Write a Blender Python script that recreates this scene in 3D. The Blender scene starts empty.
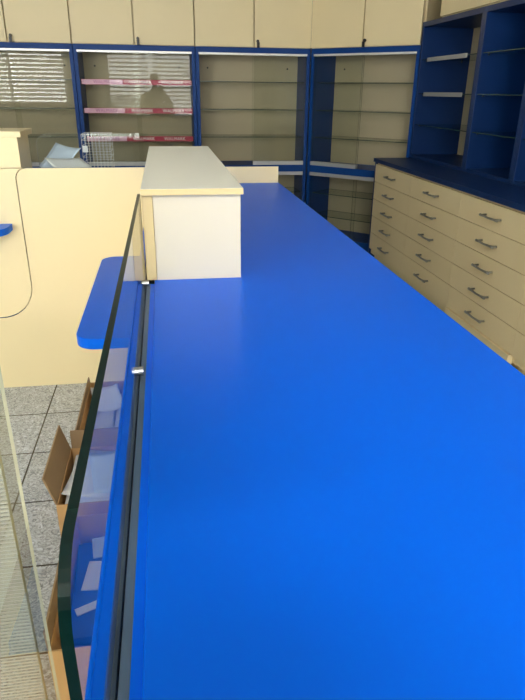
import bpy, bmesh, math, random
from mathutils import Vector, Matrix, Euler
random.seed(7)
C = bpy.context.scene.collection
PI = math.pi

# ------------------------------------------------------------------ materials
def new_mat(name):
    m = bpy.data.materials.new(name); m.use_nodes = True
    nt = m.node_tree
    for n in list(nt.nodes): nt.nodes.remove(n)
    out = nt.nodes.new('ShaderNodeOutputMaterial')
    return m, nt, out

def plain(name, col, rough=.45, metal=0., spec=.5, var=0., scale=8., bump=0., bscale=200., coat=0.):
    m, nt, out = new_mat(name)
    b = nt.nodes.new('ShaderNodeBsdfPrincipled')
    b.inputs['Base Color'].default_value = (*col, 1)
    b.inputs['Roughness'].default_value = rough
    b.inputs['Metallic'].default_value = metal
    b.inputs['Specular IOR Level'].default_value = spec
    b.inputs['Coat Weight'].default_value = coat
    nt.links.new(b.outputs[0], out.inputs[0])
    tc = nt.nodes.new('ShaderNodeTexCoord')
    if var > 0:
        n = nt.nodes.new('ShaderNodeTexNoise'); n.inputs['Scale'].default_value = scale
        n.inputs['Detail'].default_value = 4
        r = nt.nodes.new('ShaderNodeMix'); r.data_type = 'RGBA'
        r.inputs[6].default_value = (*[c*(1-var) for c in col], 1)
        r.inputs[7].default_value = (*[min(1, c*(1+var)) for c in col], 1)
        nt.links.new(tc.outputs['Object'], n.inputs['Vector'])
        nt.links.new(n.outputs['Fac'], r.inputs[0]); nt.links.new(r.outputs[2], b.inputs['Base Color'])
    if bump > 0:
        n = nt.nodes.new('ShaderNodeTexNoise'); n.inputs['Scale'].default_value = bscale
        n.inputs['Detail'].default_value = 2
        bp = nt.nodes.new('ShaderNodeBump'); bp.inputs['Strength'].default_value = bump
        bp.inputs['Distance'].default_value = .002
        nt.links.new(tc.outputs['Object'], n.inputs['Vector'])
        nt.links.new(n.outputs['Fac'], bp.inputs['Height']); nt.links.new(bp.outputs[0], b.inputs['Normal'])
    return m

def glass(name, tint, ior=1.5, rough=0.):
    """Thin pane: clear straight through, mirror-like by Fresnel on the outer face."""
    m, nt, out = new_mat(name)
    tr = nt.nodes.new('ShaderNodeBsdfTransparent'); tr.inputs[0].default_value = (*tint, 1)
    gl = nt.nodes.new('ShaderNodeBsdfGlossy'); gl.inputs['Roughness'].default_value = rough
    fr = nt.nodes.new('ShaderNodeFresnel'); fr.inputs['IOR'].default_value = ior
    geo = nt.nodes.new('ShaderNodeNewGeometry')
    inv = nt.nodes.new('ShaderNodeMath'); inv.operation = 'SUBTRACT'; inv.inputs[0].default_value = 1
    mul = nt.nodes.new('ShaderNodeMath'); mul.operation = 'MULTIPLY'
    mix = nt.nodes.new('ShaderNodeMixShader')
    nt.links.new(geo.outputs['Backfacing'], inv.inputs[1])
    nt.links.new(fr.outputs[0], mul.inputs[0]); nt.links.new(inv.outputs[0], mul.inputs[1])
    nt.links.new(mul.outputs[0], mix.inputs[0]); nt.links.new(tr.outputs[0], mix.inputs[1])
    nt.links.new(gl.outputs[0], mix.inputs[2]); nt.links.new(mix.outputs[0], out.inputs[0])
    return m

BLUE = plain('blue_laminate', (0., .130, .84), .34, spec=.1, bump=.04, bscale=600)
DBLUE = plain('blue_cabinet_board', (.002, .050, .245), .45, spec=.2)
CREAM = plain('cream_laminate', (.88, .74, .455), .42, spec=.4, var=.02, scale=5)
CREAMT = plain('cream_top_sheen', (.93, .92, .82), .30, spec=.35)  # top board whitened to carry its sheen in the colour
CREAMIN = plain('shaded_cream_backing', (.50, .43, .285), .6)  # cream darkened for the shade inside the cabinets
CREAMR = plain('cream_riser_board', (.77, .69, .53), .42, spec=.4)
TANEDGE = plain('tan_edge_band', (.78, .60, .30), .5)
GAP = plain('dark_seam', (.03, .03, .035), .8)
STEEL = plain('brushed_steel', (.62, .62, .60), .25, metal=1)
HANDLE = plain('grey_metal_handle', (.40, .40, .38), .35, metal=.9)
HBLUE = plain('shaded_blue_hutch_board', (.002, .026, .125), .42, spec=.4)  # blue board with the hutch's shade put into its colour
ALU = plain('pale_aluminium', (.80, .80, .80), .4, metal=.35)
ALUG = plain('grey_aluminium', (.50, .51, .54), .4, metal=.5)
LOCKM = plain('dark_lock_metal', (.06, .055, .05), .5, metal=.6)
BLACK = plain('black_plastic', (.012, .012, .012), .4)
KRAFT = plain('kraft_cardboard', (.55, .33, .15), .85, var=.06, scale=20)
KRAFTIN = plain('kraft_cardboard_inner', (.33, .22, .13), .9, var=.06, scale=20)
PAPER = plain('white_paper', (.86, .88, .92), .7)
PAPERB = plain('pale_blue_paper', (.62, .74, .92), .7)
FOLDER = plain('blue_card', (.03, .09, .36), .5)
MAGENTA = plain('magenta_strip', (.46, .004, .055), .35)
PINK = plain('pale_pink_print', (.85, .45, .66), .35)
MAUVE = plain('mauve_ink', (.45, .10, .35), .4)
WHITEINK = plain('white_ink', (.93, .90, .92), .4)
WIRE = plain('white_wire', (.80, .80, .82), .4)
WALL = plain('painted_wall', (.50, .48, .43), .85, bump=.05)
WHITE = plain('white_ceiling_paint', (.74, .73, .70), .9)
SLAT = plain('white_blind_slat', (.62, .58, .48), .5)
FRAME = plain('white_window_frame', (.85, .85, .83), .4)
GEDGE = plain('green_glass_edge', (.002, .018, .015), .22, spec=.2)
GEDGE2 = plain('dark_glass_edge', (.02, .06, .05), .2)
PEDGE = plain('yellowish_glass_edge', (.50, .50, .40), .25)
STRIP = plain('grey_blue_seal', (.08, .13, .21), .5)
GLASS = glass('clear_glass', (.955, .975, .965))
CABGLASS = glass('cabinet_door_glass', (.965, .97, .955), 1.34)
CGLASS = glass('showcase_glass', (.94, .96, .94))
SHELFG = glass('shelf_glass', (.90, .94, .92))
SKIN = plain('skin', (.60, .38, .28), .6)
CLOTH = plain('dark_grey_cloth', (.035, .037, .045), .9)
TROUSER = plain('dark_denim', (.02, .025, .05), .9)
HAIR = plain('dark_hair', (.02, .015, .01), .7)

def floor_mat():
    m, nt, out = new_mat('grey_stone_tile')
    L = nt.links.new
    tc = nt.nodes.new('ShaderNodeTexCoord')
    mp = nt.nodes.new('ShaderNodeMapping'); mp.inputs['Location'].default_value = (.608, -1.225 + .336*4, 0)
    L(tc.outputs['Object'], mp.inputs['Vector'])
    br = nt.nodes.new('ShaderNodeTexBrick'); br.offset = 0; br.squash = 1
    br.inputs['Scale'].default_value = 1
    br.inputs['Brick Width'].default_value = .3365; br.inputs['Row Height'].default_value = .3385
    br.inputs['Mortar Size'].default_value = .0034; br.inputs['Mortar Smooth'].default_value = .1
    br.inputs['Color1'].default_value = (1, 1, 1, 1); br.inputs['Color2'].default_value = (.9, .9, .9, 1)
    br.inputs['Mortar'].default_value = (0, 0, 0, 1)
    L(mp.outputs[0], br.inputs['Vector'])
    n1 = nt.nodes.new('ShaderNodeTexNoise'); n1.inputs['Scale'].default_value = 42; n1.inputs['Detail'].default_value = 5
    n1.inputs['Roughness'].default_value = .7; n1.inputs['Distortion'].default_value = 2.6
    L(tc.outputs['Object'], n1.inputs['Vector'])
    cr = nt.nodes.new('ShaderNodeValToRGB')
    cr.color_ramp.elements[0].position = .36; cr.color_ramp.elements[0].color = (.20, .215, .24, 1)
    cr.color_ramp.elements[1].position = .66; cr.color_ramp.elements[1].color = (.80, .86, .95, 1)
    L(n1.outputs['Fac'], cr.inputs[0])
    mx = nt.nodes.new('ShaderNodeMix'); mx.data_type = 'RGBA'
    mx.inputs[6].default_value = (.015, .015, .015, 1)
    L(br.outputs['Color'], mx.inputs[0]); L(cr.outputs[0], mx.inputs[7])
    b = nt.nodes.new('ShaderNodeBsdfPrincipled'); b.inputs['Roughness'].default_value = .27
    L(mx.outputs[2], b.inputs['Base Color'])
    bp = nt.nodes.new('ShaderNodeBump'); bp.inputs['Strength'].default_value = .25; bp.inputs['Distance'].default_value = .003
    L(n1.outputs['Fac'], bp.inputs['Height']); L(bp.outputs[0], b.inputs['Normal'])
    L(b.outputs[0], out.inputs[0])
    return m
FLOOR = floor_mat()

def mirrored_stripe_mat():
    """clear sheet with mirrored blind slats painted on as fine white stripes"""
    m, nt, out = new_mat('striped_reflection_plastic')
    L = nt.links.new
    tc = nt.nodes.new('ShaderNodeTexCoord')
    sp = nt.nodes.new('ShaderNodeSeparateXYZ'); L(tc.outputs['Object'], sp.inputs[0])
    mu = nt.nodes.new('ShaderNodeMath'); mu.operation = 'MULTIPLY'; mu.inputs[1].default_value = 2*PI/.0075
    L(sp.outputs['Z'], mu.inputs[0])
    si = nt.nodes.new('ShaderNodeMath'); si.operation = 'SINE'; L(mu.outputs[0], si.inputs[0])
    mr = nt.nodes.new('ShaderNodeMapRange'); mr.inputs[1].default_value = -.6; mr.inputs[2].default_value = .9
    mr.inputs[3].default_value = .10; mr.inputs[4].default_value = .44
    L(si.outputs[0], mr.inputs[0])
    tr = nt.nodes.new('ShaderNodeBsdfTransparent'); tr.inputs[0].default_value = (.95, .97, .95, 1)
    pb = nt.nodes.new('ShaderNodeBsdfTranslucent'); pb.inputs[0].default_value = (.92, .92, .90, 1)
    df = nt.nodes.new('ShaderNodeBsdfDiffuse'); df.inputs[0].default_value = (.92, .92, .90, 1)
    ad = nt.nodes.new('ShaderNodeMixShader'); ad.inputs[0].default_value = .5
    L(pb.outputs[0], ad.inputs[1]); L(df.outputs[0], ad.inputs[2])
    mx = nt.nodes.new('ShaderNodeMixShader'); L(mr.outputs[0], mx.inputs[0]); L(tr.outputs[0], mx.inputs[1]); L(ad.outputs[0], mx.inputs[2])
    L(mx.outputs[0], out.inputs[0])
    return m
STRIPES = mirrored_stripe_mat()

# ------------------------------------------------------------------ mesh helpers
class MB:
    def __init__(s): s.v = []; s.f = []; s.mi = []
    def add(s, vs, fs, mi=0):
        o = len(s.v); s.v += [tuple(v) for v in vs]
        for k, f in enumerate(fs):
            s.f.append(tuple(i+o for i in f)); s.mi.append(mi[k] if isinstance(mi, (list, tuple)) else mi)
        return s
    def box(s, x0, x1, y0, y1, z0, z1, mi=0, M=None, edge=None, axis=None):
        vs = [Vector(p) for p in ((x0,y0,z0),(x1,y0,z0),(x1,y1,z0),(x0,y1,z0),(x0,y0,z1),(x1,y0,z1),(x1,y1,z1),(x0,y1,z1))]
        if M is not None: vs = [M @ v for v in vs]
        fs = [(0,3,2,1),(4,5,6,7),(0,1,5,4),(2,3,7,6),(1,2,6,5),(3,0,4,7)]
        m = mi
        if edge is not None:
            big = {'z': (0,1), 'y': (2,3), 'x': (4,5)}[axis]
            m = [mi if k in big else edge for k in range(6)]
        return s.add(vs, fs, m)
    def prism(s, pts, d0, d1, axis, mi=0, edge=None):
        """extrude 2-D outline along axis. axis x: pts (y,z); y: pts (x,z); z: pts (x,y)"""
        n = len(pts)
        def P(p, d): return {'x': (d, p[0], p[1]), 'y': (p[0], d, p[1]), 'z': (p[0], p[1], d)}[axis]
        vs = [P(p, d0) for p in pts] + [P(p, d1) for p in pts]
        fs = [tuple(range(n)), tuple(range(2*n-1, n-1, -1))] + [(i, i+n, (i+1) % n + n, (i+1) % n) for i in range(n)]
        return s.add(vs, fs, [mi, mi] + [edge if edge is not None else mi]*n)
    def tube(s, path, r, n=10, mi=0, cap=True):
        path = [Vector(p) for p in path]; m = len(path); vs = []; fs = []
        up = None
        for i, p in enumerate(path):
            t = (path[min(i+1, m-1)] - path[max(i-1, 0)]).normalized()
            if up is None:
                up = Vector((0, 0, 1)) if abs(t.z) < .9 else Vector((1, 0, 0))
            a = t.cross(up).normalized(); b = t.cross(a).normalized(); up = a.cross(t) if False else up
            rr = r[i] if isinstance(r, (list, tuple)) else r
            vs += [p + rr*(math.cos(2*PI*k/n)*a + math.sin(2*PI*k/n)*b) for k in range(n)]
        for i in range(m-1):
            for k in range(n):
                fs.append((i*n+k, i*n+(k+1) % n, (i+1)*n+(k+1) % n, (i+1)*n+k))
        if cap: fs += [tuple(range(n-1, -1, -1)), tuple(range((m-1)*n, m*n))]
        return s.add(vs, fs, mi)
    def build(s, name, mats, parent=None, bevel=0., smooth=False):
        me = bpy.data.meshes.new(name); me.from_pydata(s.v, [], s.f)
        if not isinstance(mats, (list, tuple)): mats = [mats]
        for m in mats: me.materials.append(m)
        for p, i in zip(me.polygons, s.mi): p.material_index = i
        bm = bmesh.new(); bm.from_mesh(me); bmesh.ops.recalc_face_normals(bm, faces=bm.faces)
        bm.to_mesh(me); bm.free()
        if smooth:
            for p in me.polygons: p.use_smooth = True
        o = bpy.data.objects.new(name, me); C.objects.link(o)
        if parent: o.parent = parent
        if bevel:
            b = o.modifiers.new('edge', 'BEVEL'); b.width = bevel; b.segments = 2; b.limit_method = 'ANGLE'
        return o

def bx(*a, **k): return MB().box(*a, **k)

def tag(o, label=None, cat=None, group=None, kind=None):
    if label: o['label'] = label
    if cat: o['category'] = cat
    if group: o['group'] = group
    if kind: o['kind'] = kind
    return o

def thing(name, label, cat, loc=(0, 0, 0), rz=0, group=None):
    o = bpy.data.objects.new(name, None); C.objects.link(o)
    o.empty_display_size = .1
    o.location = loc; o.rotation_euler = (0, 0, rz)
    return tag(o, label, cat, group)

def copy_tree(o, parent=None):
    c = o.copy(); C.objects.link(c); c.parent = parent
    for ch in list(o.children): copy_tree(ch, c)
    return c

def rounded(x0, x1, y0, y1, radii, seg=8):
    """outline with radii for corners (x0,y0),(x1,y0),(x1,y1),(x0,y1)"""
    out = []
    for (cx, cy, sx, sy, a0), r in zip(((x0, y0, 1, 1, PI), (x1, y0, -1, 1, 1.5*PI), (x1, y1, -1, -1, 0), (x0, y1, 1, -1, .5*PI)), radii):
        if r <= 0: out.append((cx, cy)); continue
        for k in range(seg+1):
            a = a0 + (PI/2)*k/seg
            out.append((cx + sx*r + r*math.cos(a), cy + sy*r + r*math.sin(a)))
    return out

def lettering(text, size, mat, parent, M, name='lettering', extrude=.0004):
    cu = bpy.data.curves.new(name, 'FONT'); cu.body = text; cu.size = size; cu.extrude = extrude
    cu.align_x = 'CENTER'; cu.align_y = 'CENTER'; cu.resolution_u = 3
    tmp = bpy.data.objects.new('tmp', cu); C.objects.link(tmp)
    bpy.context.view_layer.update()
    me = bpy.data.meshes.new_from_object(tmp.evaluated_get(bpy.context.evaluated_depsgraph_get()))
    bpy.data.objects.remove(tmp)
    me.transform(M); me.name = name
    me.materials.clear(); me.materials.append(mat)
    o = bpy.data.objects.new(name, me); C.objects.link(o); o.parent = parent
    return o

def structure(o): o['kind'] = 'structure'; return o

# ------------------------------------------------------------------ the room
XL, XR, YB, YF, ZC = -4.5, 2.62, -3.00, 6.55, 2.95
structure(bx(XL-.1, XR+.1, YB-.1, YF+.1, -.1, 0).build('floor', FLOOR))
structure(bx(XL-.1, XR+.1, YB-.1, YF+.1, ZC, ZC+.1).build('ceiling', WHITE))
structure(bx(XL-.1, XR+.1, YF, YF+.1, 0, ZC).build('wall_rear', WALL))
structure(bx(XR, XR+.1, YB, YF, 0, ZC).build('wall_right', WALL))

WZ0, WZ1 = .74, 2.80
wins = [(-4.35, -2.00), (-1.15, .72)]
w = MB()
xs = [XL-.1] + [v for p in wins for v in p] + [XR+.1]
for i in range(0, len(xs), 2): w.box(xs[i], xs[i+1], YB-.1, YB, 0, ZC)
for a, b in wins:
    w.box(a, b, YB-.1, YB, 0, WZ0); w.box(a, b, YB-.1, YB, WZ1, ZC)
structure(w.build('wall_back', WALL))
LW = (-.9, 2.2)       # shop window in the customers' side wall
w = MB()
w.box(XL-.1, XL, YB, LW[0], 0, ZC).box(XL-.1, XL, LW[1], YF, 0, ZC).box(XL-.1, XL, LW[0], LW[1], 0, .5).box(XL-.1, XL, LW[0], LW[1], 2.4, ZC)
structure(w.build('wall_left', WALL))

def window(n, a, b, z0, z1, side='back', mull=1):
    root = thing('window_%d' % n, None, None); structure(root)
    f = MB(); g = MB(); t = .05
    def B(mb, u0, u1, d0, d1, z0_, z1_, **k):
        if side == 'back': mb.box(u0, u1, YB-.1+d0, YB-.1+d1, z0_, z1_, **k)
        else: mb.box(XL-.1+d0, XL-.1+d1, u0, u1, z0_, z1_, **k)
    B(f, a, a+t, .01, .06, z0, z1); B(f, b-t, b, .01, .06, z0, z1)
    B(f, a+t, b-t, .01, .06, z0, z0+t); B(f, a+t, b-t, .01, .06, z1-t, z1)
    for k in range(1, mull+1):
        u = a + (b-a)*k/(mull+1); B(f, u-t*.6, u+t*.6, .01, .06, z0+t, z1-t)
    f.build('window_frame', FRAME, root)
    B(g, a+t, b-t, .03, .036, z0+t, z1-t)
    g.build('window_pane', GLASS, root)
for i, (a, b) in enumerate(wins): window(i+1, a, b, WZ0, WZ1, mull=1-i)
window(3, LW[0], LW[1], .5, 2.4, 'left', 2)

def blind(a, b, label, top=2.79, bottom=.79, tilt=-38, pitch=.082):
    root = thing('venetian_blind', label, 'window blind', ((a+b)/2, YB+.045, 0), 0, 'venetian blinds over the windows')
    hw = (b-a)/2
    bx(-hw, hw, -.025, .025, top, top+.035).build('headrail', FRAME, root)
    if pitch < .02: tilt = 0
    s = MB(); z = top-.03
    while z > bottom+.02:
        M = Matrix.Translation((0, 0, z)) @ Matrix.Rotation(math.radians(-tilt), 4, 'X')
        s.box(-hw+.01, hw-.01, -.036, .036, -.0008, .0008, M=M); z -= pitch
    s.build('slats', SLAT, root)
    bx(-hw+.01, hw-.01, -.015, .015, bottom-.012, bottom+.004).build('bottom_rail', FRAME, root)
    for u in (-hw*.7, 0, hw*.7): MB().tube([(u, 0, bottom), (u, 0, top)], .0012, 5).build('ladder_cord', FRAME, root)
blind(-4.36, -1.99, 'white venetian blind over the window beside the customers\' corner', tilt=-46)
blind(-1.16, -.24, 'white venetian blind over the window half nearer the customers\' corner', tilt=-26)
blind(-.16, .73, 'white venetian blind over the window half behind the service counter', tilt=-26)


# ------------------------------------------------------------------ service counter with blue worktop
ZT = 1.004            # worktop top
GX = -.0575            # glass plane
ctr = thing('service_counter', 'cream service counter carcass carrying the long blue worktop', 'counter', (.25, 1.4, 0))
def L(x, y, z): return (x-.25, y-1.4, z)
def lbox(mb, x0, x1, y0, y1, z0, z1, **k): return mb.box(x0-.25, x1-.25, y0-1.4, y1-1.4, z0, z1, **k)
lbox(MB(), -.02, .50, .02, 2.885, .09, .966).build('carcass', CREAM, ctr)
lbox(MB(), .0, .46, .03, 2.885, 0, .09).build('plinth', GAP, ctr)
lbox(MB(), -.0765, -.0615, .02, 2.888, .02, .98).build('front_panel', CREAM, ctr, .001)
lbox(MB(), -.0765, -.0615, .02, 2.888, .98, ZT).build('edge_strip', BLUE, ctr, .0015)
lbox(MB(), -.0535, -.0455, .0, 1.33, .90, .999).box(-.0453-.25, -.021-.25, .03-1.4, 2.885-1.4, .86, .90).build('spacer_rail', STRIP, ctr)
lbox(MB(), -.0453, -.0362, -.0, 1.33, .93, .999).build('edge_ledge', BLUE, ctr)

wt = lbox(MB(), -.036, .536, -.02, 2.888, .967, ZT).build('worktop', BLUE, None, .002)
wt.location = (.25, 1.4, 0)
tag(wt, 'long blue laminate worktop running away from the viewer along the service counter', 'worktop')

# raised cream box on the worktop
rb = thing('riser_box', 'long cream raised box standing on the blue service worktop', 'raised box', (.06, 1.86, ZT))
MB().box(-.0895, .103, -.52, .52, 0, .193).build('body', CREAMR, rb, .001)
MB().box(-.1125, -.090, -.523, .52, .001, .1925).build('side_panel', TANEDGE, rb, .001)
MB().box(-.1135, .107, -.540, .53, .193, .2065, mi=0, edge=1, axis='z').build('top_board', [CREAMT, TANEDGE], rb, .001)

# glass screen
def screen_outline(y0, y1, z0, z1, r): return rounded(y0, y1, z0, z1, (.01, .004, .004, r), 10)
gs = thing('glass_screen', 'long clear glass screen with dark green edge along the service worktop', 'glass screen', (GX, 1.0, ZT))
MB().prism([(y-1.0, z-ZT) for y, z in screen_outline(.217, 1.331, .93, 1.200, .040)], -.003, .003, 'x', 0, edge=1).build('pane', [GLASS, GEDGE], gs)
for y in (1.295, .838):
    MB().tube([(-.0075, y-1.0, .0075), (-.0031, y-1.0, .0075), (.0031, y-1.0, .0075), (.0100, y-1.0, .0075)], .0068, 20).build('standoff', STEEL, gs, smooth=False)

# bag shelf on the customer side
def bag_shelf(label, loc, rz, length, depth, rads):
    t = thing('bag_shelf', label, 'shelf', loc, rz, 'blue bag shelves')
    MB().prism(rounded(-length/2, length/2, -depth, 0, rads, 8), -.03, 0, 'z').build('board', BLUE, t, .002)
    for x in (-length*.3, length*.3):
        MB().prism([(-.0005, -.0305), (-.11, -.0305), (-.0005, -.14)], x-.012, x+.012, 'x').build('bracket', ALUG, t)
    return t
bag_shelf('blue rounded bag shelf fixed to the service counter beside the glass screen', (-.0770, 1.925, .804), -PI/2, .86, .180, (.055, .055, 0, 0))

# ------------------------------------------------------------------ far counter
fc = thing('front_counter', 'cream counter front with curved seam, crossing behind the service counter', 'counter', (-.6, 2.91, 0))
def arc(cx, cz, r, a0, a1, n=10): return [(cx + r*math.cos(math.radians(a0+(a1-a0)*k/n)), cz + r*math.sin(math.radians(a0+(a1-a0)*k/n))) for k in range(n+1)]
pts = [(-2.4, 0), (.532, 0), (.532, 1.078)] + arc(-.607, 1.028, .05, 90, 180) + arc(-.817, .537, .16, 0, -90) + [(-2.4, .377)]
MB().prism([(x+.6, z) for x, z in pts], -.018, 0, 'y', 0, edge=1).build('front_panel', [CREAM, DBLUE], fc)
g = .0045
pts2 = [(-2.4, .377+g)] + arc(-.817, .537, .16-g, -90, 0) + arc(-.607, 1.028, .05+g, 180, 114) + [(-2.4, 1.0775)]
MB().prism([(x+.6, z) for x, z in pts2], -.018, 0, 'y', 0).build('recess_panel', CREAM, fc)
MB().box(-1.8, 1.12, .001, .62, .09, .965).build('carcass', CREAM, fc)
MB().box(-1.8, 1.10, .03, .58, 0, .09).build('plinth', GAP, fc)
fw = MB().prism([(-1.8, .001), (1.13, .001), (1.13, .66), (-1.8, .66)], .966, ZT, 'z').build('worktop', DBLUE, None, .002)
fw.location = (-.6, 2.91, 0)
tag(fw, 'blue worktop of the crossing counter, showing as a thin line above its cream front', 'worktop')
rl = thing('riser_box', 'short cream raised box at the end of the crossing counter beside white papers', 'raised box', (-1.4, 2.915, ZT))
MB().box(-.8, .770, 0, .21, .0002, .2035).box(-.8, .770, -.023, 0, .0765, .2035).build('body', CREAM, rl)
MB().box(-.8, .788, -.03, .225, .204, .2285, mi=0, edge=0, axis='z').build('top_board', CREAM, rl, .001)
bag_shelf('small blue bag shelf fixed to the crossing counter below its raised box', (-1.205, 2.8915, .834), 0, 1.0, .17, (.06, .10, 0, 0))

fg = thing('glass_screen', 'low clear glass screen with rounded corner above the crossing counter', 'glass screen', (-.33, 2.922, ZT))
MB().prism(rounded(-.227, .262, 0, .219, (0, 0, .004, .05), 8), -.003, .003, 'y', 0, edge=1).build('pane', [GLASS, GEDGE2], fg)

# papers and wire tray behind the glass
def sheet(name, mat, w, l, label, cat, loc, rot, group=None, curl=.02, thick=.0008, n=8, parent=None, fold=0):
    mb = MB(); vs = []; fs = []
    for k in range(2):
        for j in range(n+1):
            for i in range(n+1):
                u, v = i/n-.5, j/n-.5
                z = curl*(4*u*u) + curl*.5*math.sin(3*v+u*2) + fold*abs(u)
                vs.append((u*w, v*l, z + k*thick))
    N = (n+1)*(n+1)
    for j in range(n):
        for i in range(n):
            a = j*(n+1)+i
            fs.append((a, a+n+1, a+n+2, a+1)); fs.append((N+a, N+a+1, N+a+n+2, N+a+n+1))
    for i in range(n):
        fs += [(i, i+1, N+i+1, N+i), (n*(n+1)+i, N+n*(n+1)+i, N+n*(n+1)+i+1, n*(n+1)+i+1)]
        fs += [(i*(n+1), N+i*(n+1), N+(i+1)*(n+1), (i+1)*(n+1)), (i*(n+1)+n, (i+1)*(n+1)+n, N+(i+1)*(n+1)+n, N+i*(n+1)+n)]
    mb.add(vs, fs)
    o = mb.build(name, mat, parent, smooth=True)
    o.location = loc; o.rotation_euler = rot
    if label: tag(o, label, cat, group)
    return o

sheet('paper_sheet', PAPER, .19, .17, 'white paper sheet propped up behind the low glass, topmost', 'paper', (-.440, 3.07, 1.062), (math.radians(20), math.radians(4), math.radians(38)), 'papers on the crossing counter', .006)
sheet('paper_sheet', PAPERB, .15, .17, 'pale blue paper sheet against the raised box behind the low glass', 'paper', (-.505, 3.215, 1.083), (math.radians(34), math.radians(8), math.radians(-28)), 'papers on the crossing counter', .015)
sheet('paper_sheet', PAPERB, .20, .22, 'pale blue paper sheet lying flat underneath the propped sheets', 'paper', (-.470, 3.08, 1.0075), (0, 0, math.radians(-3)), 'papers on the crossing counter', .004)

tr = thing('wire_basket', 'white wire basket with a small white tag behind the low glass', 'basket', (-.335, 3.34, ZT+.002))
m = MB()
W2, D2, H2 = .070, .070, .190
for z in [k*H2/7 for k in range(8)]:
    m.tube([(-W2, -D2, z), (W2, -D2, z), (W2, D2, z), (-W2, D2, z), (-W2, -D2, z)], .0008, 5)
for k in range(9):
    x = -W2 + 2*W2*k/8
    m.tube([(x, D2, H2), (x, D2, 0), (x, -D2, 0), (x, -D2, H2)], .0008, 5)
m.build('mesh', WIRE, tr)
MB().box(-.068, -.043, -.0735, -.0713, .105, .135).build('tag', PAPER, tr)

# ------------------------------------------------------------------ glass display cabinets on the rear wall
CW, CD = 1.025, .40
def lock(parent, x, z, key=False):
    l = MB().tube([(x, -.019, z), (x, -.034, z)], .012, 14).build('lock', LOCKM, parent)
    if key:
        MB().tube([(x, -.034, z), (x, -.05, z)], .004, 8).box(x-.011, x+.013, -.052, -.049, z-.052, z-.010).build('key', BLACK, l)

def display_cabinet(loc, rz, label, label_up, open_side=None, strips=False, lock_x=.545):
    r = thing('display_cabinet', label, 'display cabinet', loc, rz, 'blue glazed display cabinets')
    st = .031
    for x0 in (0, CW-st): bx(x0, x0+st, 0, CD, 0, 1.755).build('side_panel', DBLUE, r, .0015)
    bx(st, CW-st, 0, CD, 1.712, 1.755).build('top_panel', DBLUE, r, .001)
    bx(st, CW-st, .004, CD, .70, .762).build('middle_panel', DBLUE, r, .001)
    bx(st, CW-st, .004, CD, .02, .10).build('bottom_panel', DBLUE, r, .001)
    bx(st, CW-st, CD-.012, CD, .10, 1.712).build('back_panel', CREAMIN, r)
    bx(st-.004, CW-st+.004, -.004, .05, 1.694, 1.711).build('top_rail', ALU, r, .001)
    half = CW/2
    if open_side == 'left': rails = ((half, CW-st),)
    elif open_side == 'right': rails = ((st, half),)
    else: rails = ((st, CW-st),)
    for a, b in rails: bx(a, b, .002, .05, .7625, .797).build('bottom_rail', ALUG, r, .001)
    bx(st, CW-st, -.002, .05, .668, .6995).build('lower_rail', ALUG, r, .001)
    for z in (1.482, 1.248, 1.01):
        bx(st+.001, CW-st-.001, .07, CD-.014, z-.006, z, mi=0, edge=1, axis='z').build('glass_shelf', [SHELFG, GEDGE2], r)
        if strips:
            s = bx(st+.004, CW-st-.004, .062, .0685, z-.040, z+.004).build('price_strip', MAGENTA, r)
            bx(st+.006, st+.37*(CW-2*st), .0614, .0619, z-.038, z+.002).build('pink_panel', PINK, s)
            for fx, ink in ((.21, MAUVE), (.53, WHITEINK), (.82, WHITEINK)):
                lettering('WALMARK', .040, ink, s, Matrix.Translation((st+fx*(CW-2*st), .0608, z-.018)) @ Matrix.Rotation(PI/2, 4, 'X'))
    for z in (.50, .285):
        bx(st+.001, CW-st-.001, .07, CD-.014, z-.006, z, mi=0, edge=1, axis='z').build('glass_shelf', [SHELFG, GEDGE2], r)
    def pane(a, b, y, z0, z1, nm):
        bx(a, b, y, y+.005, z0, z1, mi=0, edge=1, axis='y').build(nm, [CABGLASS, GEDGE2], r)
    zl, zu = .798, 1.693
    if open_side == 'left': spans = ((half-.01, CW-st-.001, .014), (half+.012, CW-st-.001, .030))
    elif open_side == 'right': spans = ((st+.001, half+.01, .014), (st+.001, half-.012, .030))
    else: spans = ((st+.001, half+.02, .030), (half-.02, CW-st-.001, .014))
    for a, b, y in spans: pane(a, b, y, zl, zu, 'glass_door')
    for a, b, y in ((st+.001, half+.012, .030), (half-.012, CW-st-.001, .014)): pane(a, b, y, .101, .667, 'glass_door')
    for x in (st+.10, CW-st-.10): MB().tube([(x, CD-.0125, 1.60), (x, CD-.016, 1.60)], .008, 10).build('screw_cap', BLACK, r)
    # cream cupboard standing on it
    u = thing('wall_cupboard', label_up, 'cupboard', Vector(loc) + Vector((0, 0, 1.756)), rz, 'cream cupboards above the display cabinets')
    bx(.001, CW-.001, .06, CD, 0, .80).box(.001, CW-.001, .002, .06, 0, .012).box(.001, CW-.001, .002, .06, .785, .80).build('body', CREAM, u)
    for k, (a, b) in enumerate(((.003, half-.005), (half+.005, CW-.003))):
        d = bx(a, b, -.018, .0, .003, .797).build('door', CREAM, u, .001)
        if a <= lock_x <= b: lock(d, lock_x, .048, True)
    return r
YR = 5.82
X0 = -.713
for k, (lab, up, opn, strp) in enumerate((
    ('blue display cabinet with bare shelves on the papers\' side of the magenta-stripped one', 'cream two-door cupboard with key above the bare cabinet behind the papers', None, False),
    ('blue display cabinet whose glass shelves carry magenta price strips', 'cream two-door cupboard above the magenta-stripped cabinet', None, True),
    ('blue display cabinet with empty shelves between magenta strips and the angled cabinet', 'cream two-door cupboard above the empty cabinet beside the angled one', 'left', False))):
    display_cabinet((X0-1.029+1.029*k, YR, 0), 0, lab, up, opn, strp)
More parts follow.
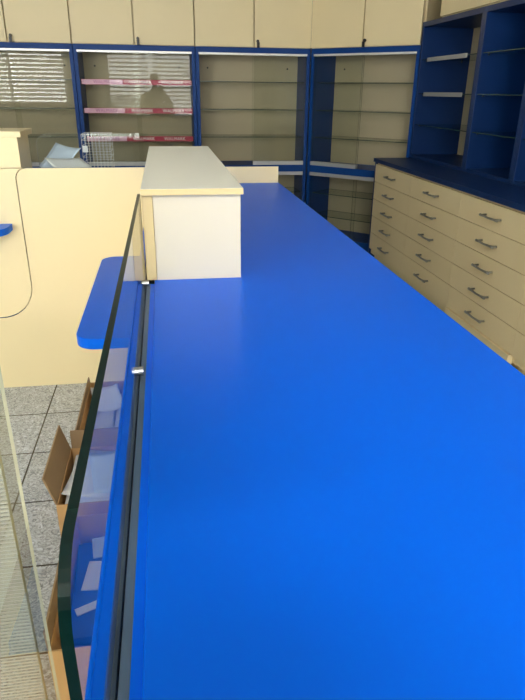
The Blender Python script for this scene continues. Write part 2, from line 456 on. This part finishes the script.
display_cabinet((1.350, YR-.004, 0), -PI/4, 'blue display cabinet set at an angle in the corner beside the drawers', 'cream two-door cupboard set at an angle above the corner cabinet', 'right', False, lock_x=.535)

# ------------------------------------------------------------------ drawer cabinets
DX, DY1, DW, DH = 1.748, 5.0, .788, .1428
DZ0, DZT = .144, .872
def handle_mb():
    h = MB(); w = .080
    h.tube([(-.001, -w, 0), (-.024, -w*.98, 0), (-.030, -w*.80, -.001), (-.033, 0, -.003), (-.030, w*.80, -.001), (-.024, w*.98, 0), (-.001, w, 0)], [.006, .006, .0065, .0055, .0065, .006, .006], 8)
    h.tube([(-.0305, -w-.012, -.001), (-.032, -w*.6, -.001)], [.0075, .006], 8).tube([(-.0305, w+.012, -.001), (-.032, w*.6, -.001)], [.0075, .006], 8)
    return h
def drawer_cabinet(yc, label, proud):
    r = thing('drawer_cabinet', label, 'drawer cabinet', (DX, yc, 0), 0, 'five-drawer cabinets under the hutch')
    hw = DW/2
    bx(.019, .80, -hw+.001, hw-.001, .10, DZT-.001).build('carcass', CREAM, r)
    bx(.05 if not proud else -.012, .07 if not proud else .018, -hw+.012, hw-.012, 0, .141).build('plinth', CREAM, r, .001)
    bx(.075, .78, -hw+.02, hw-.02, 0, .10).build('base', CREAM, r)
    for k in range(5):
        z0 = DZ0 + DH*k
        d = bx(0, .018, -hw+.0015, hw-.0015, z0+.0018, z0+DH-.0018).build('drawer', CREAM, r, .001)
        hb = handle_mb().build('handle', HANDLE, d, smooth=True); hb.location = (0, 0, z0+DH*.52)
    return r
labs = ['cream five-drawer cabinet standing next to the angled corner cabinet',
        'cream five-drawer cabinet second along from the angled corner cabinet',
        'cream five-drawer cabinet with proud plinth, third along from the angled corner cabinet',
        'cream five-drawer cabinet fourth along from the corner, mostly hidden by the blue worktop']
for k in range(4): drawer_cabinet(DY1-.006-DW*(k+.5), labs[k], k == 2)
bx(DX+.001, DX+.017, DY1-.005, DY1+.013, 0, .871).box(DX+.017, 2.55, DY1-.004, DY1+.013, 0, .871)
o = bx(0, .018, 0, .018, 0, .871)
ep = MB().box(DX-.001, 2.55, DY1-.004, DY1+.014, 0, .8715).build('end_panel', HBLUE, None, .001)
tag(ep, 'blue end panel closing the row of drawer cabinets next to the corner cabinet', 'panel')
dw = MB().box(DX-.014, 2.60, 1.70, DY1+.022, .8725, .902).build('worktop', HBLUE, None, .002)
tag(dw, 'shade-darkened blue worktop lying over the cream drawer cabinets, carrying the blue hutch', 'worktop')

# ------------------------------------------------------------------ blue hutch on the drawers
HX, HD, HZ0, HZ1 = 2.07, .43, .903, 1.915
def hutch(y0, y1, label, rails, back):
    r = thing('shelf_hutch', label, 'shelf unit', (HX, (y0+y1)/2, HZ0), 0, 'blue shelf hutches on the drawer worktop')
    hw = (y1-y0)/2; H = HZ1-HZ0; t = .03
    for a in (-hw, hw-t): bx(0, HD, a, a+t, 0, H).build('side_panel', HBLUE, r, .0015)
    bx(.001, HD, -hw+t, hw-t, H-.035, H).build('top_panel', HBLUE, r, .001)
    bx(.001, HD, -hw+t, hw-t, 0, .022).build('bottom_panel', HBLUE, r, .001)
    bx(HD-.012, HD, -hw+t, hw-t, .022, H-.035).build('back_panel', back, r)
    for k, z in enumerate((1.650, 1.402, 1.165)):
        zz = z-HZ0
        s = bx(.012, HD-.014, -hw+t+.001, hw-t-.001, zz-.006, zz, mi=0, edge=1, axis='z').build('glass_shelf', [SHELFG, GEDGE2], r)
        for yy in (-hw+t+.006, hw-t-.006):
            for xx in (.05, HD-.08): MB().tube([(xx, yy-.005, zz-.0125), (xx, yy+.005, zz-.0125)], .006, 8).build('shelf_clip', BLACK, r)
        if k < 2 and rails:
            bx(.004, .0115, -hw+.185, hw-.150, zz-.021, zz+.008).build('price_rail', ALUG, s, .001)
    return r
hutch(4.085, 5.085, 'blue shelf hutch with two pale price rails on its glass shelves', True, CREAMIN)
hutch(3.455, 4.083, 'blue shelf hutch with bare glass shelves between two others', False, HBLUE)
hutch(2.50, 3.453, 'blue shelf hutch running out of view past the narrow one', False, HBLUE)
wc = thing('wall_cupboard', 'cream cupboard resting on top of the blue hutches', 'cupboard', (HX+.03, 3.6, HZ1+.001))
bx(0, .42, -1.0, 1.20, .006, .62).build('body', CREAM, wc)
for a in (-1.0, -.267, .467): bx(-.018, 0, a+.002, a+.731, .012, .617).build('door', CREAM, wc, .001)
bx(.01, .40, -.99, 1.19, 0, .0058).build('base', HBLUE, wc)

# ------------------------------------------------------------------ cardboard boxes on the customers' floor
def carton(x0, x1, y0, y1, h, label, flaps):
    r = thing('cardboard_box', label, 'box', ((x0+x1)/2, (y0+y1)/2, .001), 0, 'open cardboard boxes beside the service counter')
    a, b = (x1-x0)/2, (y1-y0)/2; t = .004
    m = MB().box(-a, a, -b, b, 0, t)
    m.box(-a, -a+t, -b, b, t, h).box(a-t, a, -b, b, t, h).box(-a+t, a-t, -b, -b+t, t, h).box(-a+t, a-t, b-t, b, t, h)
    m.build('body', KRAFT, r)
    for side, ang, ln in flaps:
        f = MB().box(0, ln, -(b if side in 'WE' else a)+.004, (b if side in 'WE' else a)-.004, -t/2, t/2, mi=0).build('flap', KRAFTIN, r)
        f.location = {'W': (-a, 0, h), 'E': (a, 0, h), 'S': (0, -b, h), 'N': (0, b, h)}[side]
        rz = {'W': PI, 'E': 0, 'S': -PI/2, 'N': PI/2}[side]
        f.rotation_euler = Euler((0, -math.radians(ang), rz))
    return r
gb = 'contents of the open boxes'
carton(-.279, -.085, .905, 1.325, .375, 'open cardboard box nearest the viewer, holding blue folders', (('W', 88, .05),))
carton(-.335, -.085, 1.375, 1.66, .375, 'open cardboard box full of white papers beneath the blue bag shelf', (('W', 74, .09), ('N', 86, .06)))
carton(-.325, -.085, 1.73, 2.13, .37, 'open cardboard box farthest under the bag shelf, holding white rolls', (('W', 84, .025),))

def slab(name, mat, w, l, t, label, cat, loc, rot, group=gb):
    o = MB().box(-w/2, w/2, -l/2, l/2, -t/2, t/2).build(name, mat, None, .001)
    o.location = loc; o.rotation_euler = [math.radians(v) for v in rot]
    return tag(o, label, cat, group)
# box with folders
slab('paper_stack', PAPERB, .17, .38, .255, 'block of papers underneath the folders in the nearest box', 'papers', (-.182, 1.125, .1335), (0, 0, 0))
slab('folder', FOLDER, .172, .38, .03, 'dark blue folder lying flat in the nearest box', 'folder', (-.182, 1.125, .2775), (0, 0, 0))
slab('folder', FOLDER, .16, .30, .02, 'blue folder lying on top of another in the nearest box', 'folder', (-.184, 1.14, .304), (0, 0, 3))
slab('leaflet', PAPER, .075, .095, .003, 'square white leaflet on the blue folders in the nearest box', 'leaflet', (-.205, 1.165, .3165), (0, 0, -6))
slab('leaflet', PAPER, .10, .022, .003, 'narrow white paper strip on the blue folders in the nearest box', 'leaflet', (-.205, 1.075, .3165), (0, 0, 24))
slab('leaflet', PAPERB, .11, .075, .003, 'pale blue leaflet on the far end of the blue folders', 'leaflet', (-.180, 1.270, .3165), (0, 0, 8))
slab('paper_stack', PAPERB, .20, .26, .30, 'block of pale papers at the bottom of the paper box', 'papers', (-.215, 1.5175, .157), (0, 0, 0))
slab('paper_stack', PAPER, .205, .262, .05, 'thick stack of white papers topping the box beneath the bag shelf', 'papers', (-.2165, 1.5175, .3325), (0, 0, 0))
sheet('paper_sheet', PAPER, .18, .22, 'curled white sheet on the paper stack in the middle box', 'paper', (-.225, 1.525, .366), (0, 0, math.radians(-8)), gb, .010)
sheet('paper_sheet', PAPERB, .13, .19, 'pale blue sheet on the curled white one in the middle box', 'paper', (-.19, 1.51, .382), (math.radians(2), 0, math.radians(10)), gb, .008)
slab('notebook', FOLDER, .010, .20, .10, 'slim dark notebook standing upright in the paper box', 'notebook', (-.100, 1.50, .345), (0, 0, 0))
slab('paper_stack', PAPER, .20, .36, .26, 'block of white papers underneath the rolls in the farthest box', 'papers', (-.2025, 1.93, .136), (0, 0, 0))
for k, (x, lab, r_) in enumerate(((-.262, 'white paper roll lying along the open side of the farthest box', .036), (-.187, 'white paper roll in the middle of the farthest box', .036), (-.125, 'thin white paper roll against the counter in the farthest box', .022))):
    o = MB().tube([(0, -.17, 0), (0, .17, 0)], r_, 20).build('paper_roll', PAPER, None); o.location = (x, 1.93, .267+r_)
    tag(o, lab, 'paper roll', gb)

sheet('paper_sheet', PAPER, .10, .16, 'crumpled white sheet on the rolls in the farthest box', 'paper', (-.255, 2.02, .352), (math.radians(3), math.radians(0), math.radians(12)), gb, .012)

# ------------------------------------------------------------------ glass showcase beside the viewer
sc = thing('glass_showcase', 'clear glass showcase with pale edges standing on the tiles beside the boxes', 'showcase', (-.60, .3, .001))
SY = -.02
H = 1.30
bx(-.34, .36, SY, .50, 0, .09).build('base', CREAM, sc, .002)
def sp(x0, x1, y0, y1, axis, nm, mats): bx(x0, x1, y0, y1, .0905, H, mi=0, edge=1, axis=axis).build(nm, mats, sc)
sp(.355, .360, SY, .50, 'x', 'side_pane', [CGLASS, PEDGE])
sp(-.34, .339, .488, .50, 'y', 'striped_pane', [STRIPES, PEDGE])  # reflection of the blinds painted on this pane as stripes
sp(-.34, -.332, SY, .487, 'x', 'side_pane', [CGLASS, PEDGE])
bx(-.34, .36, SY, .50, H+.0005, H+.0085, mi=0, edge=1, axis='z').build('top_pane', [CGLASS, PEDGE], sc)

# ------------------------------------------------------------------ the person taking the picture (mirrored in the cabinet glass)
def skin_body(name, mat, joints, bones, parent=None, root=0, sub=2):
    me = bpy.data.meshes.new(name); me.from_pydata([j[0] for j in joints], bones, [])
    o = bpy.data.objects.new(name, me); C.objects.link(o)
    sk = o.modifiers.new('skin', 'SKIN'); sk.use_smooth_shade = True; sk.branch_smoothing = .4
    for v, j in zip(me.skin_vertices[0].data, joints):
        r = j[1]; v.radius = r if isinstance(r, tuple) else (r, r)
    for i, v in enumerate(me.skin_vertices[0].data): v.use_root = (i == root)
    sd = o.modifiers.new('sub', 'SUBSURF'); sd.levels = sub; sd.render_levels = sub
    bpy.context.view_layer.update()
    m2 = bpy.data.meshes.new_from_object(o.evaluated_get(bpy.context.evaluated_depsgraph_get()))
    m2.name = name; bpy.data.objects.remove(o)
    m2.materials.clear(); m2.materials.append(mat)
    for p in m2.polygons: p.use_smooth = True; p.material_index = 0
    o = bpy.data.objects.new(name, m2); C.objects.link(o)
    if parent: o.parent = parent
    return o

pr = thing('person', 'person in dark clothes standing at the near counter end, raising a phone in both hands', 'person', (-.10, -.29, 0)); pr.scale = (.93, .93, .93)
HL, HR_, HY, HZc = (-.050+.10)/.93, (.050+.10)/.93, .20/.93, 1.352/.93
def ell(mb, c, rx, ry, rz, n=20, m=14, shape=None):
    vs = []; fs = []
    for j in range(m+1):
        t = PI*j/m
        for i in range(n):
            a = 2*PI*i/n
            p = Vector((math.sin(t)*math.cos(a), math.sin(t)*math.sin(a), math.cos(t)))
            if shape: p = shape(p)
            vs.append((c[0]+rx*p.x, c[1]+ry*p.y, c[2]+rz*p.z))
    for j in range(m):
        for i in range(n): fs.append((j*n+i, (j+1)*n+i, (j+1)*n+(i+1) % n, j*n+(i+1) % n))
    return mb.add(vs, fs)
# body: one continuous skinned figure (skin), with clothes over it as children
def limb_pts():
    J = [((0, 0, .96), .125), ((0, 0, 1.14), .115), ((0, .0, 1.32), (.150, .105)), ((0, -.01, 1.45), (.12, .08)), ((0, .0, 1.53), .052), ((0, .02, 1.60), .055)]
    B = [(0, 1), (1, 2), (2, 3), (3, 4), (4, 5)]
    def chain(frm, pts):
        k = frm
        for p in pts:
            J.append(p); B.append((k, len(J)-1)); k = len(J)-1
        return k
    for s, hand in ((-1, (HL, HY)), (1, (HR_, HY))):
        chain(3, [((s*.185, 0, 1.43), .058), ((s*.285, .06, 1.19), .046), ((hand[0]+s*.02, hand[1]-.06, HZc-.04), .030), ((hand[0], hand[1]-.02, HZc-.005), .028)])
        chain(0, [((s*.10, 0, .88), .085), ((s*.11, .02, .50), .055), ((s*.115, -.01, .10), .040), ((s*.12, .03, .045), .038), ((s*.125, .14, .035), .032)])
    return J, B
J, B = limb_pts()
skin_body('body', SKIN, J, B, pr)
# head with face
def face(p):
    q = p.copy()
    if p.z < 0: q.x *= 1 - .28*(-p.z); q.y *= 1 - .12*(-p.z)
    return q
h = MB(); ell(h, (0, .03, 1.68), .078, .098, .118, shape=face)
ell(h, (0, .130, 1.665), .014, .022, .026, 12, 8)          # nose
for s in (-1, 1): ell(h, (s*.079, .02, 1.675), .010, .022, .032, 10, 8)
hd = h.build('head', SKIN, pr, smooth=True)
e = MB()
for s in (-1, 1):
    e = MB(); ell(e, (s*.032, .115, 1.69), .012, .009, .008, 10, 8); e.build('eye', BLACK, hd, smooth=True)
m_ = MB(); ell(m_, (0, .112, 1.622), .024, .010, .006, 10, 8); m_.build('mouth', MAGENTA, hd, smooth=True)
hr = MB(); ell(hr, (0, .012, 1.712), .087, .103, .104, shape=lambda p: Vector((p.x, p.y if p.y < .45 else .45+.25*(p.y-.45), max(p.z, -.55)))); hr.build('hair', HAIR, pr, smooth=True)
# clothes: jacket and trousers following the same joints
def grow(idx, d): return [(J[i][0], tuple(r+d for r in J[i][1]) if isinstance(J[i][1], tuple) else J[i][1]+d) for i in idx]
up = list(range(0, 4)) + [6, 7, 8, 15, 16, 17]
E1 = [(0, 1), (1, 2), (2, 3), (3, 4), (4, 5), (5, 6), (3, 7), (7, 8), (8, 9)]
skin_body('jacket', CLOTH, grow(up, .030), E1, pr)
lo = [0, 10, 11, 12, 19, 20, 21]
skin_body('trousers', TROUSER, grow(lo, .012), [(0, 1), (1, 2), (2, 3), (0, 4), (4, 5), (5, 6)], pr)
for k in (13, 22):
    a, b = Vector(J[k][0]), Vector(J[k+1][0])
    skin_body('shoe', BLACK, [(a+Vector((0, -.06, 0)), .044), (a+Vector((0, .03, 0)), .044), (b+Vector((0, -.01, 0)), .040), (b+Vector((0, .05, -.005)), .030)], [(0, 1), (1, 2), (2, 3)], pr)
# hands: palm with five fingers wrapped on the phone edges
for s, hx in ((-1, HL), (1, HR_)):
    hj = [((hx, HY-.02, HZc), .024), ((hx, HY, HZc+.03), (.030, .016))]; hb = [(0, 1)]
    for q in range(4):
        z = HZc+.007 + .019*q; ln = (.9, 1, .97, .8)[q]
        k = len(hj)
        hj += [((hx, HY+.013, z), .009), ((hx - s*.004, HY+.013+.022*ln, z+.004), .0085), ((hx - s*.016*ln, HY+.040, z+.006), .0075)]
        hb += [(1, k), (k, k+1), (k+1, k+2)]
    k = len(hj)
    hj += [((hx - s*.016, HY-.008, HZc+.010), .011), ((hx - s*.026, HY+.001, HZc+.026), .010), ((hx - s*.030, HY+.006, HZc+.044), .009)]
    hb += [(0, k), (k, k+1), (k+1, k+2)]
    skin_body('hand', SKIN, hj, hb, pr, sub=1)
ph = thing('phone', 'black phone held upright by the person at the near counter end', 'phone', (0, -.052, 1.404))
MB().prism(rounded(-.036, .036, -.073, .073, (.008,)*4, 6), -.004, .004, 'y').build('body', BLACK, ph, .001)
MB().box(-.033, .033, -.0048, -.0041, -.069, .069).build('screen', GEDGE, ph)


# ------------------------------------------------------------------ light: daylight through the windows and an added lamp
wd = bpy.data.worlds.new('World'); bpy.context.scene.world = wd; wd.use_nodes = True
nt = wd.node_tree; bg = nt.nodes['Background']
sky = nt.nodes.new('ShaderNodeTexSky'); sky.sky_type = 'HOSEK_WILKIE'; sky.turbidity = 5
sky.sun_direction = (.3, .5, .8)
nt.links.new(sky.outputs[0], bg.inputs[0]); bg.inputs[1].default_value = .4
def daylight(name, loc, rot, sx, sy, e, col=(1, .985, .965)):
    l = bpy.data.lights.new(name, 'AREA'); l.shape = 'RECTANGLE'; l.size = sx; l.size_y = sy; l.energy = e; l.color = col
    o = bpy.data.objects.new(name, l); C.objects.link(o); o.location = loc; o.rotation_euler = rot
    return o
EN = [550, 195, 8, 180]
for i, (a, b) in enumerate(wins):
    daylight('window_daylight', ((a+b)/2, YB-.22, (WZ0+WZ1)/2), (PI/2, 0, 0), b-a, WZ1-WZ0, EN[i])
daylight('window_daylight', (XL-.25, (LW[0]+LW[1])/2, 1.5), (0, -PI/2, 0), 2.0, LW[1]-LW[0], EN[2])
LAMPS = [((-.10, -2.78), 'unseen white ceiling lamp panel above the windows behind the person')]
for k, ((x, y), lab) in enumerate(LAMPS):
    t = thing('unseen_ceiling_lamp', lab, 'ceiling lamp', (x, y, ZC))  # unseen lamp, added for the worktop's light and the person's shadow
    MB().box(-.62, -.60, -.17, .17, -.06, -.001).box(.60, .62, -.17, .17, -.06, -.001).box(-.60, .60, -.17, -.15, -.06, -.001).box(-.60, .60, .15, .17, -.06, -.001).box(-.60, .60, -.15, .15, -.012, -.001).build('housing', FRAME, t)
    daylight('unseen_lamp_light', (x, y, ZC-.055), (0, 0, 0), 1.18, .29, EN[3+k], (1, .97, .92))

# ------------------------------------------------------------------ camera
f_px, pitch, roll, yaw = 597.5, math.radians(23.42), math.radians(.665), math.radians(9.16)
fwd = Vector((math.sin(yaw)*math.cos(pitch), math.cos(yaw)*math.cos(pitch), -math.sin(pitch)))
right = Vector((math.cos(yaw), -math.sin(yaw), 0)); up = right.cross(fwd)
Rv = math.cos(roll)*right + math.sin(roll)*up; Uv = -math.sin(roll)*right + math.cos(roll)*up
cam = bpy.data.cameras.new('camera'); co = bpy.data.objects.new('camera', cam); C.objects.link(co)
M = Matrix((Rv, Uv, -fwd)).transposed().to_4x4(); M.translation = (0, 0, 1.404)
co.matrix_world = M
cam.sensor_fit = 'VERTICAL'; cam.sensor_height = 24; cam.lens = 24*f_px/700; cam.clip_start = .02
S = bpy.context.scene; S.camera = co
S.view_settings.view_transform = 'Standard'; S.view_settings.look = 'None'; S.view_settings.gamma = 1
S.view_settings.use_curve_mapping = False
S.view_settings.exposure = 0.10
S.cycles.use_denoising = True
S.cycles.max_bounces = 14; S.cycles.transparent_max_bounces = 32; S.cycles.diffuse_bounces = 6; S.cycles.glossy_bounces = 6
S.cycles.caustics_reflective = False; S.cycles.caustics_refractive = False
